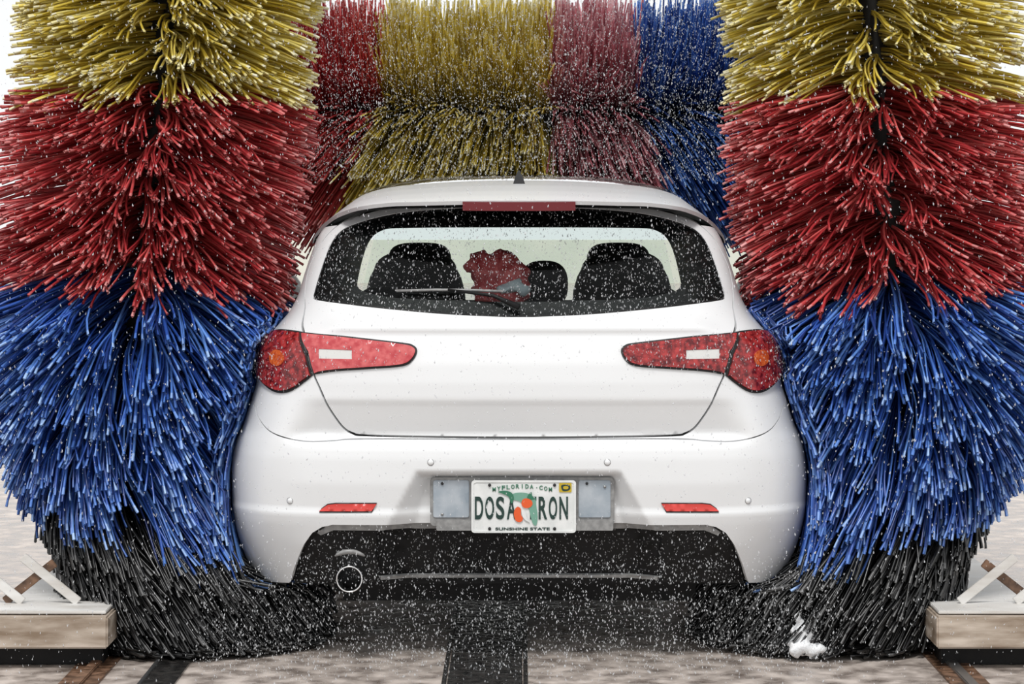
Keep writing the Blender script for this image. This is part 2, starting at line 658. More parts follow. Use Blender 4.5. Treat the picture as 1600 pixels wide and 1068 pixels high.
# the tailgate's outline reaches below the body's lower edge nowhere: its bottom is z ~ .73, seam at ~.725
gate_hole = [(s, max(z, float(np.interp(abs(s), [0, 2], [0.7205, 0.7205])))) for s, z in inset(gate_sz, -0.002)]
gate_hole = [(s, min(z, 1.468)) for s, z in gate_hole]
gh = [gate_hole[0]]
for p in gate_hole[1:]:
    if abs(p[0] - gh[-1][0]) + abs(p[1] - gh[-1][1]) > 0.002:
        gh.append(p)
gate_hole = gh
sw_r = [tuple(p) for p in catmull(side_win, 4, True)]
sw_l = [(-s, z) for s, z in sw_r]
patch('body_shell', body_poly, [gate_hole, sw_r, sw_l], 'white_paint', car, 0.0, 0.015, 0.0125, True)
patch('interior_lining', body_poly, [inset(gate_hole, 0.012), sw_r, sw_l], 'dark_fabric', car, -0.028, 0.0, 0.02, True)
patch('side_window', inset(sw_r, -0.01), [], 'clear_glass', car, -0.012, 0.004, 0.04)
patch('side_window', inset(sw_l, -0.01), [], 'clear_glass', car, -0.012, 0.004, 0.04)

# tailgate with the window opening
tg = patch('tailgate', inset(gate_sz, 0.0045), [win_sz], 'white_paint', car, 0.0, 0.02, 0.0095)
patch('gap_seal', inset(gate_sz, -0.02), [inset(gate_sz, 0.02)], 'gap_black', tg, -0.016, 0.0, 0.012)
rw = patch('rear_window', inset(win_sz, 0.003), [], 'rear_glass', tg, -0.004, 0.004, 0.02)
patch('window_seal', inset(win_sz, -0.001), [inset(win_sz, 0.007)], 'black_plastic', tg, -0.002, 0.006, 0.008)
# black printed border of the glass, wide along the top and at the foot
fr_in = sz(mir(dense_px([(811, 352), (640, 353), (596, 357), (574, 378), (560, 425), (560, 448), (590, 458), (640, 464), (811, 470)], 4)[1:-1]))
patch('window_border', inset(win_sz, 0.004), [fr_in], 'black_plastic', tg, -0.009, 0.0, 0.012)

# lower valance between the bumper horns
val_l = [(811, 815), (520, 816), (500, 819), (484, 830), (470, 850), (458, 876), (448, 914), (811, 914)]
vs = sz(val_l)
val = [(-abs(s), z) for s, z in vs]
val_poly = val[:-1] + [(0, val[-1][1])] + [(-s, z) for s, z in val[::-1][1:-1]]
patch('valance', val_poly, [], 'black_plastic', car, -0.035, 0.0, 0.012)
lip_l = [(811, 819), (530, 820), (508, 824), (494, 834), (500, 838), (520, 830), (811, 830)]
ls = [(-abs(s), z) for s, z in sz(lip_l)]
patch('valance_lip', ls + [(-s, z) for s, z in ls[::-1][1:-1]], [], 'grey_plastic', car, -0.010, 0.02, 0.012)
ed_l = [(811, 907), (600, 907), (600, 911.5), (811, 911.5)]
es = [(-abs(s), z) for s, z in sz(ed_l)]
patch('valance_edge', es + [(-s, z) for s, z in es[::-1][1:-1]], [], 'grey_plastic', car, -0.024, 0.012, 0.02)

# tail lights
tl_out = dense_px([(473.4, 519), (452, 516), (432, 516), (416, 526), (406, 545), (401.5, 572), (407, 592), (422, 608), (438, 614), (456, 610.5), (476, 597), (489.3, 586)], 4) + [(480.3, 552)]
tl_in = [(481.6, 552), (474.6, 519.5)] + dense_px([(537, 525), (625, 535), (645, 539), (652, 548), (645, 563), (629, 572), (582, 576), (524, 580), (490.6, 585)], 4)
bulb = [(437 + 11 * math.cos(a), 560 + 12 * math.sin(a)) for a in np.linspace(0, 2 * math.pi, 25)[:-1]]
rev = [(500, 546), (551, 548), (551, 562), (500, 561)]
for sd in (1, -1):
    def side(pts):
        q = sz(pts)
        return q if sd == 1 else [(-s, z) for s, z in q[::-1]]
    tl = patch('tail_light', side(tl_out), [], 'gap_black', car, 0.004, 0.015, 0.01)
    if sd == 1:
        tl['label'] = 'rounded outer lamp of the left tail light'
    else:
        tl['label'] = 'rounded outer lamp of the right tail light'
    patch('red_lens', inset(side(tl_out), 0.0075), [], 'lens_red', tl, 0.012, 0.010, 0.010)
    patch('orange_bulb', side(bulb), [], 'lens_orange', tl, 0.0150, 0.004, 0.010)
    ti = patch('tail_light_wing', side(tl_in), [], 'gap_black', tg, 0.004, 0.015, 0.01)
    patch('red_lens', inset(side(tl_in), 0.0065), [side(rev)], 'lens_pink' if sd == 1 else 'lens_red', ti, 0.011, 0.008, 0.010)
    patch('reversing_lamp', side(rev), [], 'lens_white', ti, 0.009, 0.004, 0.012)
    rl = [(499, 800.5), (503, 793), (512, 786.5), (525, 785), (589, 785), (581, 800.5)]
    rf = patch('reflector', side(rl), [], 'gap_black', car, 0.003, 0.008, 0.012)
    patch('red_lens', inset(side(rl), 0.003), [], 'reflector_red', rf, 0.005, 0.004, 0.012)
    # shoulder crease low on the bumper corner
    for (cx_, cy_) in ((673, 722), (453, 782)):
        s_, z_ = px2sz(cx_, cy_)
        s_ = s_ if sd == 1 else -s_
        c = surf(np.array([s_]), np.array([z_]))[0]
        n = Vector(snorm(np.array([s_]), np.array([z_]))[0])
        bm = bmesh.new()
        bmesh.ops.create_uvsphere(bm, u_segments=20, v_segments=10, radius=1.0, matrix=Matrix.Translation(Vector(c)) @ n.to_track_quat('Z', 'Y').to_matrix().to_4x4() @ Matrix.Diagonal((0.0095, 0.0095, 0.006, 1)))
        ps = bm_obj('parking_sensor', bm, 'white_paint', car, True)
        bm = bmesh.new()
        bmesh.ops.create_cone(bm, cap_ends=True, segments=24, radius1=0.0115, radius2=0.0105, depth=0.002, matrix=Matrix.Translation(Vector(c)) @ n.to_track_quat('Z', 'Y').to_matrix().to_4x4())
        bm_obj('sensor_ring', bm, 'steel_dull', ps, True)

# roof with rear spoiler
RX = [(0.704, 1.335), (0.697, 1.363), (0.675, 1.395), (0.648, 1.424), (0.592, 1.472), (0.537, 1.510), (0.45, 1.532), (0.36, 1.541), (0.247, 1.549), (0.12, 1.554), (0.0, 1.555)]
rc = catmull(RX, 4)
rx = np.array([p[0] for p in rc])
rz = np.array([p[1] for p in rc]) - 1.335
secx = np.concatenate([-rx, rx[::-1][1:]])
sech = np.concatenate([rz, rz[::-1][1:]])
ys = np.concatenate([np.linspace(0, 0.5, 22), np.linspace(0.55, 1.95, 22)])


def ztop(y):
    return np.interp(y, [0.20, 0.30, 0.42, 0.6, 0.8, 1.0, 1.4, 1.9, 2.3], [1.478, 1.495, 1.512, 1.532, 1.546, 1.553, 1.556, 1.53, 1.46])


def roof_pt(i, t):
    x0 = secx[i]
    u = abs(x0) / 0.704
    yte = 0.20 + 0.16 * u ** 2.4 + 0.26 * float(smoothstep(0.74, 1.0, u))
    y = yte + t * (1.95 + 0.2 - yte) / 1.95
    wr = (1 - (1 - min(1.0, (y + 0.02) / 0.62)) ** 3) ** (1 / 3)
    wr *= 1.0 - 0.03 * max(0, y - 1.0)
    amp = (ztop(y) - 1.335) / 0.220
    return (x0 * wr, y, 1.335 + sech[i] * amp)


nx = len(secx)
V = [roof_pt(i, t) for t in ys for i in range(nx)]
Fc = []
for j in range(len(ys) - 1):
    for i in range(nx - 1):
        a = j * nx + i
        Fc.append((a, a + 1, a + nx + 1, a + nx))
# trailing lip, then underside back to the glass
b0 = len(V)
for i in range(nx):
    V.append(V[i])
for i in range(nx):
    p = V[i]
    V.append((p[0] * 0.995, p[1] + 0.006, p[2] - 0.012 * min(1, sech[i] / 0.05)))
for i in range(nx):
    p = V[b0 + nx + i]
    V.append(p)
for i in range(nx):
    p = V[b0 + nx + i]
    V.append((p[0] * 0.99, p[1] + 0.23, p[2] - 0.010))
for i in range(nx - 1):
    a = b0 + i
    Fc.append((a + 1, a, a + nx, a + nx + 1))
UV_ = V[b0 + 2 * nx:]
roof = from_data('roof', V[:b0 + 2 * nx], Fc, 'white_paint', car, True)
from_data('spoiler_underside', UV_, [(i + 1, i, i + nx, i + nx + 1) for i in range(nx - 1)], 'black_plastic', roof, True)
# headliner
HV = []
for t in np.linspace(0.28, 1.9, 16):
    for i in range(0, nx, 4):
        p = roof_pt(i, t)
        HV.append((p[0] * 0.95, p[1], p[2] - 0.035))
k = len(range(0, nx, 4))
from_data('headliner', HV, [(j * k + i, j * k + i + 1, (j + 1) * k + i + 1, (j + 1) * k + i) for j in range(15) for i in range(k - 1)], 'headliner', roof, True)
# high brake light under the spoiler lip
bl = []
for x in np.linspace(-0.183, 0.183, 15):
    u = abs(x) / 0.704
    yte = 0.20 + 0.16 * u ** 2.4
    zt_ = float(ztop(yte)) - 0.012
    bl.append((x, yte - 0.004, zt_))
v, f = [], []
for x, y, z in bl:
    v += [(x, y + 0.002, z + 0.008), (x, y + 0.006, z - 0.021), (x, y + 0.05, z - 0.021), (x, y + 0.05, z + 0.004)]
for i in range(len(bl) - 1):
    for q in range(4):
        f.append((i * 4 + q, i * 4 + (q + 1) % 4, i * 4 + 4 + (q + 1) % 4, i * 4 + 4 + q))
f += [(0, 1, 2, 3), tuple(len(v) - 4 + q for q in range(4))]
bo = from_data('brake_light', v, f, 'lens_dark_red', roof)
# shark fin aerial
v = [(-0.026, 0.68, 1.520), (0.026, 0.68, 1.520), (0.018, 0.86, 1.54), (-0.018, 0.86, 1.54), (-0.013, 0.692, 1.562), (0.013, 0.692, 1.562), (0.003, 0.70, 1.584), (-0.003, 0.70, 1.584), (0.0, 0.80, 1.555)]
f = [(0, 1, 5, 4), (4, 5, 6, 7), (1, 2, 8, 5), (5, 8, 6), (0, 4, 8, 3), (4, 7, 8), (7, 6, 8), (2, 3, 8), (0, 3, 2, 1)]
from_data('antenna_fin', v, f, 'antenna_grey', car)

# front of the car: bonnet and nose from the flank's end, coarse
SE = np.linspace(0, 1, 13)
rows = [(0.24, 2.30, 4.22), (0.45, 2.30, 4.34), (0.62, 2.30, 4.34), (0.76, 2.30, 4.26), (0.86, 2.30, 4.05), (0.93, 2.30, 3.70), (0.98, 2.30, 3.20), (1.01, 2.30, 2.98)]
aa = np.linspace(-math.pi / 2, math.pi / 2, 25)
v, f = [], []
for z, ya, yb in rows:
    w = float(wz(z)) * (0.985 if z < 0.9 else 0.96)
    ya = 2.28
    v.append((-float(wz(z)), ya, z))
    for a in aa:
        v.append((w * math.copysign(abs(math.sin(a)) ** 0.6, math.sin(a)), max(ya, yb - 0.6) + (yb - max(ya, yb - 0.6)) * abs(math.cos(a)) ** 0.6, z))
    v.append((float(wz(z)), ya, z))
k = len(aa) + 2
for j in range(len(rows) - 1):
    for i in range(k - 1):
        f.append((j * k + i, j * k + i + 1, (j + 1) * k + i + 1, (j + 1) * k + i))
f.append(tuple((len(rows) - 1) * k + i for i in range(k)))
from_data('front_body', v, f, 'white_paint', car, True)
# windscreen with pillars
ws = [(-0.70, 2.90, 1.00), (0.70, 2.90, 1.00), (0.56, 2.20, 1.44), (-0.56, 2.20, 1.44)]
from_data('windscreen', ws, [(0, 1, 2, 3)], 'clear_glass', car)


def rod(name, pts, r, material, parent, n=8):
    return link_tube(name, pts, r, material, parent, n)


def link_tube(name, pts, r, material, parent, n=8):
    P = [Vector(p) for p in pts]
    v, f = [], []
    for i, p in enumerate(P):
        t = (P[min(i + 1, len(P) - 1)] - P[max(i - 1, 0)]).normalized()
        u = t.orthogonal().normalized() if i == 0 else (u - t * u.dot(t)).normalized()
        w = t.cross(u)
        rr = r[i] if isinstance(r, (list, tuple)) else r
        for k in range(n):
            a = 2 * math.pi * k / n
            v.append(p + (u * math.cos(a) + w * math.sin(a)) * rr)
    for i in range(len(P) - 1):
        for k in range(n):
            f.append((i * n + k, i * n + (k + 1) % n, (i + 1) * n + (k + 1) % n, (i + 1) * n + k))
    f.append(tuple(range(n))[::-1])
    f.append(tuple((len(P) - 1) * n + k for k in range(n)))
    return from_data(name, v, f, material, parent, True)


for sgn in (-1, 1):
    link_tube('windscreen_pillar', [(sgn * 0.78, 2.75, 1.0), (sgn * 0.70, 2.35, 1.25), (sgn * 0.62, 2.10, 1.42)], 0.035, 'white_paint', car, 10)
    # door mirrors
    mi = empty('door_mirror', (0, 0, 0))
    mi.parent = car
    bm = bmesh.new()
    bmesh.ops.create_uvsphere(bm, u_segments=20, v_segments=12, radius=1, matrix=Matrix.Translation((sgn * 0.99, 2.12, 1.14)) @ Matrix.Diagonal((0.12, 0.07, 0.075, 1)))
    bm_obj('mirror_housing', bm, 'white_paint', mi, True).location -= Vector((0, 0, 0))
    bm = bmesh.new()
    bmesh.ops.create_uvsphere(bm, u_segments=20, v_segments=8, radius=1, matrix=Matrix.Translation((sgn * 0.99, 2.062, 1.14)) @ Matrix.Diagonal((0.10, 0.015, 0.06, 1)))
    bm_obj('mirror_glass', bm, 'steel_dull', mi, True)
    link_tube('mirror_foot', [(sgn * 0.84, 2.15, 1.08), (sgn * 0.95, 2.13, 1.10)], 0.025, 'black_plastic', mi, 8)

# underbody, axle, wheels, exhaust
box('underbody', (0, 2.05, 0.285), (1.50, 3.7, 0.10), 'black_plastic', car, 0.02)
box('shade_tray', (0, 2.25, 0.20), (1.24, 3.6, 0.12), 'black_plastic', car, 0.03)  # black tray added low to block light and darken the underside
box('floor_pan', (0, 1.9, 0.40), (1.10, 3.4, 0.16), 'dark_fabric', car, 0.02)
link_tube('rear_axle', [(-0.70, 0.76, 0.30), (0.70, 0.76, 0.30)], 0.045, 'black_plastic', car, 10)
tp = [(0.20, -0.09), (0.30, -0.105), (0.325, -0.095), (0.335, -0.06), (0.338, 0.0), (0.335, 0.06), (0.325, 0.095), (0.30, 0.105), (0.20, 0.09)]
for sgn in (-1, 1):
    for y in (0.76, 3.42):
        wq = empty('wheel', (0, 0, 0))
        wq.parent = car
        lathe('tyre', tp, 'tyre_rubber', wq, 'x', 40, (sgn * 0.80, y, 0.338))
        lathe('rim', [(0.21, -0.09), (0.20, -0.02), (0.06, 0.02), (0.0, 0.02)] if sgn < 0 else [(0.21, 0.09), (0.20, 0.02), (0.06, -0.02), (0.0, -0.02)], 'steel_dull', wq, 'x', 30, (sgn * 0.80, y, 0.338))
ex = lathe('exhaust_pipe', [(0.036, 0.30), (0.036, 0.012), (0.0375, 0.0), (0.041, -0.004), (0.043, 0.004), (0.043, 0.30)], 'chrome', car, 'y', 40, ((546 - CX) / F * 8.06, 0.055, CAMZ - (904 - CY) / F * 8.06))
lathe('pipe_bore', [(0.037, 0.0), (0.0, 0.0)], 'core_black', ex, 'y', 30, ((546 - CX) / F * 8.06, 0.17, CAMZ - (904 - CY) / F * 8.06))
cxp, czp = (546 - CX) / F * 8.03, CAMZ - (904 - CY) / F * 8.03
sh = [(cxp + 0.085 * math.sin(a), 0.045 + 0.0 * a, czp + 0.085 * math.cos(a)) for a in np.linspace(-0.6, 0.6, 11)]
link_tube('exhaust_shield', sh, [0.002, 0.005, 0.007, 0.008, 0.008, 0.008, 0.008, 0.007, 0.006, 0.005, 0.002], 'grey_plastic', car, 8)

# number plate and its holder
yp = 0.03


def PX(px, y=yp):
    return (px - CX) * (8 + y) / F


def PZ_(py, y=yp):
    return CAMZ - (py - CY) * (8 + y) / F


def rrect(x0, x1, z0, z1, r, n=4):
    out = []
    for cx_, cz_, a0 in ((x1 - r, z1 - r, 0), (x0 + r, z1 - r, 90), (x0 + r, z0 + r, 180), (x1 - r, z0 + r, 270)):
        for i in range(n + 1):
            a = math.radians(a0 + 90 * i / n)
            out.append((cx_ + r * math.cos(a), cz_ + r * math.sin(a)))
    return out


hold = empty('plate_holder', (0, 0, 0))
hold.parent = car
prism('holder_panel', rrect(PX(672), PX(960), PZ_(822), PZ_(745), 0.014), 0.030, 0.062, 'grey_plastic', hold, 0.002)
prism('holder_face', rrect(PX(677), PX(733), PZ_(808), PZ_(750), 0.006), 0.026, 0.032, 'holder_grey', hold, 0.0015)
prism('holder_face', rrect(PX(904), PX(954), PZ_(808), PZ_(750), 0.006), 0.026, 0.032, 'holder_grey', hold, 0.0015)
prism('holder_tray', rrect(PX(682), PX(958), PZ_(828), PZ_(811), 0.004), 0.018, 0.05, 'grey_plastic', hold, 0.002)
for (bx_, by_) in ((691, 755), (691, 803), (917, 755), (945, 760)):
    lathe('holder_bolt', [(0.0, -0.003), (0.004, -0.003), (0.0045, 0.0), (0.0045, 0.004)], 'gap_black' if by_ < 758 else 'steel_dull', hold, 'y', 16, (PX(bx_, .025), 0.025, PZ_(by_, .025)))
plate = empty('number_plate', (0, 0, 0))
plate.parent = car
tag(plate, 'white plate reading DOSATRON with oranges in the middle')
yq = 0.012
pb = prism('plate_sheet', rrect(PX(736.5, yq), PX(900, yq), PZ_(832, yq), PZ_(750, yq), 0.010), 0.013, 0.017, 'plate_white', plate, 0.001)
# raised rim of the plate
bm = bmesh.new()
oo = rrect(PX(736.5, yq), PX(900, yq), PZ_(832, yq), PZ_(750, yq), 0.010)
ii = rrect(PX(740, yq), PX(896.5, yq), PZ_(828.7, yq), PZ_(753.3, yq), 0.008)
n = len(oo)
va = [bm.verts.new((x, 0.0105, z)) for x, z in oo]
vb = [bm.verts.new((x, 0.0105, z)) for x, z in ii]
vc = [bm.verts.new((x, 0.0135, z)) for x, z in oo]
vd = [bm.verts.new((x, 0.0135, z)) for x, z in ii]
for i in range(n):
    j = (i + 1) % n
    bm.faces.new((va[i], va[j], vb[j], vb[i]))
    bm.faces.new((va[i], vc[i], vc[j], va[j]))
    bm.faces.new((vb[i], vb[j], vd[j], vd[i]))
bm_obj('plate_rim', bm, 'plate_white', plate)


def text_mesh(name, body, x0, x1, z0, z1, y, material, parent, bold=0.0, depth=0.0012):
    cu = bpy.data.curves.new(name, 'FONT')
    cu.body = body
    cu.extrude = depth
    cu.offset = bold
    cu.size = 1.0
    ob = bpy.data.objects.new(name, cu)
    COL.objects.link(ob)
    dg = bpy.context.evaluated_depsgraph_get()
    me = bpy.data.meshes.new_from_object(ob.evaluated_get(dg))
    bpy.data.objects.remove(ob)
    c = np.empty(len(me.vertices) * 3, np.float32)
    me.vertices.foreach_get('co', c)
    c = c.reshape(-1, 3)
    mn, mx = c.min(0), c.max(0)
    q = np.empty_like(c)
    q[:, 0] = x0 + (c[:, 0] - mn[0]) / (mx[0] - mn[0]) * (x1 - x0)
    q[:, 2] = z0 + (c[:, 1] - mn[1]) / (mx[1] - mn[1]) * (z1 - z0)
    q[:, 1] = y - (c[:, 2] - mn[2]) / max(mx[2] - mn[2], 1e-6) * 0.002
    me.vertices.foreach_set('co', q.ravel())
    me.update()
    return link(name, me, material, parent)


LET = [('D', 742, 755), ('O', 758, 772), ('S', 775, 788), ('A', 792, 806), ('T', 822, 838), ('R', 841.5, 855), ('O', 857.5, 870.5), ('N', 874, 887.5)]
for ch, a, b in LET:
    text_mesh('plate_letter', ch, PX(a, yq), PX(b, yq), PZ_(811, yq), PZ_(775.5, yq), 0.0128, 'plate_ink', plate, 0.022)
text_mesh('plate_motto', 'SUNSHINE STATE', PX(774, yq), PX(859, yq), PZ_(828, yq), PZ_(823.5, yq), 0.0128, 'plate_ink', plate, 0.02)
# heading in small letters on a shallow arch
hd = 'MYFLORIDA.COM'
for i, ch in enumerate(hd):
    t = i / (len(hd) - 1)
    xx = 772 + 88 * t
    yy = 760 + 5.0 * (2 * t - 1) ** 2
    if ch == 'I':
        text_mesh('plate_heading', ch, PX(xx - 0.7, yq), PX(xx + 0.7, yq), PZ_(yy + 2.5, yq), PZ_(yy - 4, yq), 0.0128, 'plate_green', plate, 0.02)
    elif ch == '.':
        text_mesh('plate_heading', ch, PX(xx, yq), PX(xx + 1.5, yq), PZ_(yy + 1, yq), PZ_(yy - 0.5, yq), 0.0128, 'plate_green', plate, 0.02)
    else:
        text_mesh('plate_heading', ch, PX(xx - 2.6, yq), PX(xx + 2.6, yq), PZ_(yy + 2.5, yq), PZ_(yy - 4, yq), 0.0128, 'plate_green', plate, 0.02)


def blob(name, pts, y, material, parent, th=0.0015):
    q = [(PX(a, yq), PZ_(b, yq)) for a, b in catmull(pts, 5, True)]
    return prism(name, q, y - th, y, material, parent)


blob('plate_state_map', [(800, 772), (812, 769), (826, 771), (836, 778), (838, 790), (840, 806), (838, 820), (833, 818), (829, 806), (825, 792), (812, 783), (803, 780)], 0.0115, 'plate_palegreen', plate)
blob('plate_leaf', [(778, 768), (788, 766), (799, 769), (803, 778), (799, 786), (795, 776), (786, 771)], 0.0105, 'plate_green', plate)
blob('plate_leaf', [(824, 775), (830, 768), (832, 775), (838, 778), (831, 780), (825, 781)], 0.0105, 'plate_green', plate)
blob('plate_fruit', [(822, 778), (830, 781), (832, 787), (828, 792), (820, 793), (815, 788), (816, 781)], 0.0100, 'plate_orange', plate)
blob('plate_fruit', [(809, 791), (814, 795), (814, 803), (817, 810), (813, 815), (806, 813), (803, 804), (804, 796)], 0.0100, 'plate_orange', plate)
blob('plate_blossom', [(815, 796), (821, 799), (823, 808), (828, 815), (821, 812), (816, 805)], 0.0098, 'plate_white', plate)
prism('plate_sticker', rrect(PX(873.5, yq), PX(893, yq), PZ_(768.5, yq), PZ_(754, yq), 0.003), 0.0102, 0.0130, 'plate_yellow', plate)
blob('sticker_print', [(877, 758), (884, 756.5), (890, 758), (891, 763), (886, 766.5), (879, 766)], 0.0102, 'plate_ink', plate, 0.0008)
blob('sticker_print', [(880, 760), (884, 758.8), (888, 760), (887, 763.5), (881, 763.5)], 0.0094, 'plate_yellow', plate, 0.0008)
for (bx_, by_) in ((765, 757.5), (866.5, 757.5), (765, 825.5), (866.5, 825.5)):
    lathe('plate_bolt', [(0.0, -0.003), (0.0045, -0.003), (0.005, 0.0), (0.005, 0.003)], 'gap_black', plate, 'y', 16, (PX(bx_, yq), 0.0115, PZ_(by_, yq)))

# rear wiper lying on the glass
s1_, z1_ = px2sz(622, 456)
wp = []
for (a, b) in ((620, 457), (680, 455.5), (740, 456), (786, 458)):
    s_, z_ = px2sz(a, b)
    wp.append(tuple(surf(np.array([s_]), np.array([z_]))[0] + snorm(np.array([s_]), np.array([z_]))[0] * 0.010))
wi = link_tube('rear_wiper', wp, 0.0045, 'grey_plastic', car, 8)
wp2 = []
for (a, b) in ((700, 457), (770, 466), (811, 484)):
    s_, z_ = px2sz(a, b)
    wp2.append(tuple(surf(np.array([s_]), np.array([z_]))[0] + snorm(np.array([s_]), np.array([z_]))[0] * 0.016))
link_tube('wiper_arm', wp2, [0.004, 0.006, 0.010], 'black_plastic', wi, 8)

# cabin: shelf, rear bench, front seats, dashboard
box('parcel_shelf', (0, 0.52, 1.03), (1.22, 0.60, 0.04), 'dark_fabric', car, 0.01)
box('rear_bench', (0, 0.90, 0.92), (1.26, 0.20, 0.42), 'dark_fabric', car, 0.05)


def pad(name, c, s, parent, material='dark_fabric', pw=3.0):
    bm = bmesh.new()
    bmesh.ops.create_cube(bm, size=2.0)
    bmesh.ops.subdivide_edges(bm, edges=bm.edges[:], cuts=7, use_grid_fill=True)
    for v_ in bm.verts:
        p = v_.co
        L = (abs(p.x) ** pw + abs(p.y) ** pw + abs(p.z) ** pw) ** (1 / pw)
        v_.co = Vector((p.x / L * s[0] + c[0], p.y / L * s[1] + c[1], p.z / L * s[2] + c[2]))
    return bm_obj(name, bm, material, parent, True)


for x in (-0.405, 0.405):
    st = empty('front_seat', (0, 0, 0))
    st.parent = car
    pad('seat_back', (x, 1.90, 1.00), (0.20, 0.10, 0.28), st)
    pad('seat_headrest', (x + (0.015 if x < 0 else -0.015), 1.93, 1.225), (0.125, 0.065, 0.095), st, pw=3.5)
    pad('seat_shoulder', (x, 1.90, 1.19), (0.165, 0.08, 0.10), st, pw=2.6)
pad('bench_headrest', ((850 - CX) / F * 8.9, 0.92, 1.185), (0.085, 0.05, 0.085), car, pw=2.6)
for x in (-0.45, 0.45):
    pad('bench_headrest', (x, 0.92, 1.12), (0.12, 0.05, 0.06), car, pw=2.8)
box('dashboard', (0, 2.62, 0.90), (1.40, 0.5, 0.20), 'dark_fabric', car, 0.04)

# red and white cloth bundle lying on the shelf
bun = empty('cloth_bundle', ((782 - CX) / F * 8.6, 0.60, 1.05))
tag(bun, 'crumpled red cloth bundle with pale edge behind the rear window', 'cloth')


def lump(name, lobes, material, parent, seed):
    rnd = random.Random(seed)
    bm = bmesh.new()
    for (c, r) in lobes:
        bmesh.ops.create_icosphere(bm, subdivisions=3, radius=1.0, matrix=Matrix.Translation(c) @ Matrix.Diagonal((*r, 1)))
    me = bpy.data.meshes.new(name)
    bm.to_mesh(me)
    bm.free()
    o = link(name, me, material, None)
    o.location = (0, 0, 0)
    md = o.modifiers.new('r', 'REMESH')
    md.mode = 'VOXEL'
    md.voxel_size = 0.008
    dg = bpy.context.evaluated_depsgraph_get()
    m2_ = bpy.data.meshes.new_from_object(o.evaluated_get(dg))
    bpy.data.objects.remove(o)
    c = np.empty(len(m2_.vertices) * 3, np.float32)
    m2_.vertices.foreach_get('co', c)
    c = c.reshape(-1, 3)
    c[:, 2] += 0.006 * np.sin(c[:, 0] * 130 + seed) * np.cos(c[:, 1] * 90)
    c[:, 0] += 0.005 * np.sin(c[:, 2] * 150 + c[:, 1] * 70)
    m2_.vertices.foreach_set('co', c.ravel())
    m2_.materials.clear()
    return link(name, m2_, material, parent, True)


bx0, by0 = bun.location.x, bun.location.y


def L(px, py, d=0.0, r=(0.03, 0.03, 0.03)):
    y = by0 + d
    return ((px - CX) / F * (8 + y), y, CAMZ - (py - CY) / F * (8 + y)), r


lump('red_cloth', [L(752, 412, 0, (.045, .045, .045)), L(785, 412, 0.0, (.055, .05, .048)), L(770, 428, 0, (.075, .05, .045)), L(805, 430, 0, (.05, .045, .05)), L(738, 417, 0, (.03, .03, .025)),
                   L(795, 455, 0, (.075, .05, .055)), L(760, 452, 0, (.05, .05, .05))], 'red_cloth', bun, 1)
lump('pale_edge', [L(806, 446, -0.05, (.032, .02, .022)), L(790, 451, -0.06, (.038, .02, .014)), L(818, 452, -0.05, (.022, .02, .022))], 'white_cloth', bun, 2)


# ------------------------------------------------------------------ brushes
def tubes(paths, rad, ang0=None):
    """paths (N,M,3) -> triangular tubes as one vertex/quad array; rad (N,M)"""
    N, M, _ = paths.shape
    t = np.gradient(paths, axis=1)
    t /= np.linalg.norm(t, axis=2, keepdims=True) + 1e-9
    ref = RNG.normal(size=(N, 1, 3))
    u = np.cross(t, np.broadcast_to(ref, t.shape))
    u /= np.linalg.norm(u, axis=2, keepdims=True) + 1e-9
    w = np.cross(t, u)
    ring = []
    for k in range(3):
        a = 2 * math.pi * k / 3
        ring.append(paths + (u * math.cos(a) + w * math.sin(a)) * rad[:, :, None])
    V = np.stack(ring, 2).reshape(-1, 3)             # index ((n*M)+m)*3+k
    base = (np.arange(N)[:, None] * M + np.arange(M - 1)[None, :]) * 3
    q = []
    for k in range(3):
        k2 = (k + 1) % 3
        q.append(np.stack([base + k, base + k2, base + 3 + k2, base + 3 + k], -1))
    Q = np.stack(q, 2).reshape(-1, 4)
    return V, Q


def tipped(o, tipmat, N, M):
    """the last short piece of each strand is frayed, with glint painted in as paler colour"""
    me = o.data
    me.materials.append(MATS[tipmat])
    ix = np.zeros((N, M - 1, 3), np.int32)
    ix[:, -1, :] = 1
    me.polygons.foreach_set('material_index', ix.ravel())
    me.update()


def car_half(y, z):
    """half width of the car at (y, z); zero outside it"""
    w = wz(np.clip(z, 0.24, 1.50))
    y0 = np.interp(z, PZ, PY2)
    d = np.clip((y - y0) / Kz(z), 0, 1)
    h = w * (1 - (1 - d) ** P_EXP) ** (1 / P_EXP)
    h = np.where((z > 1.50) | (y < y0), 0, h)
    return np.where(z < 0.24, 0, h)


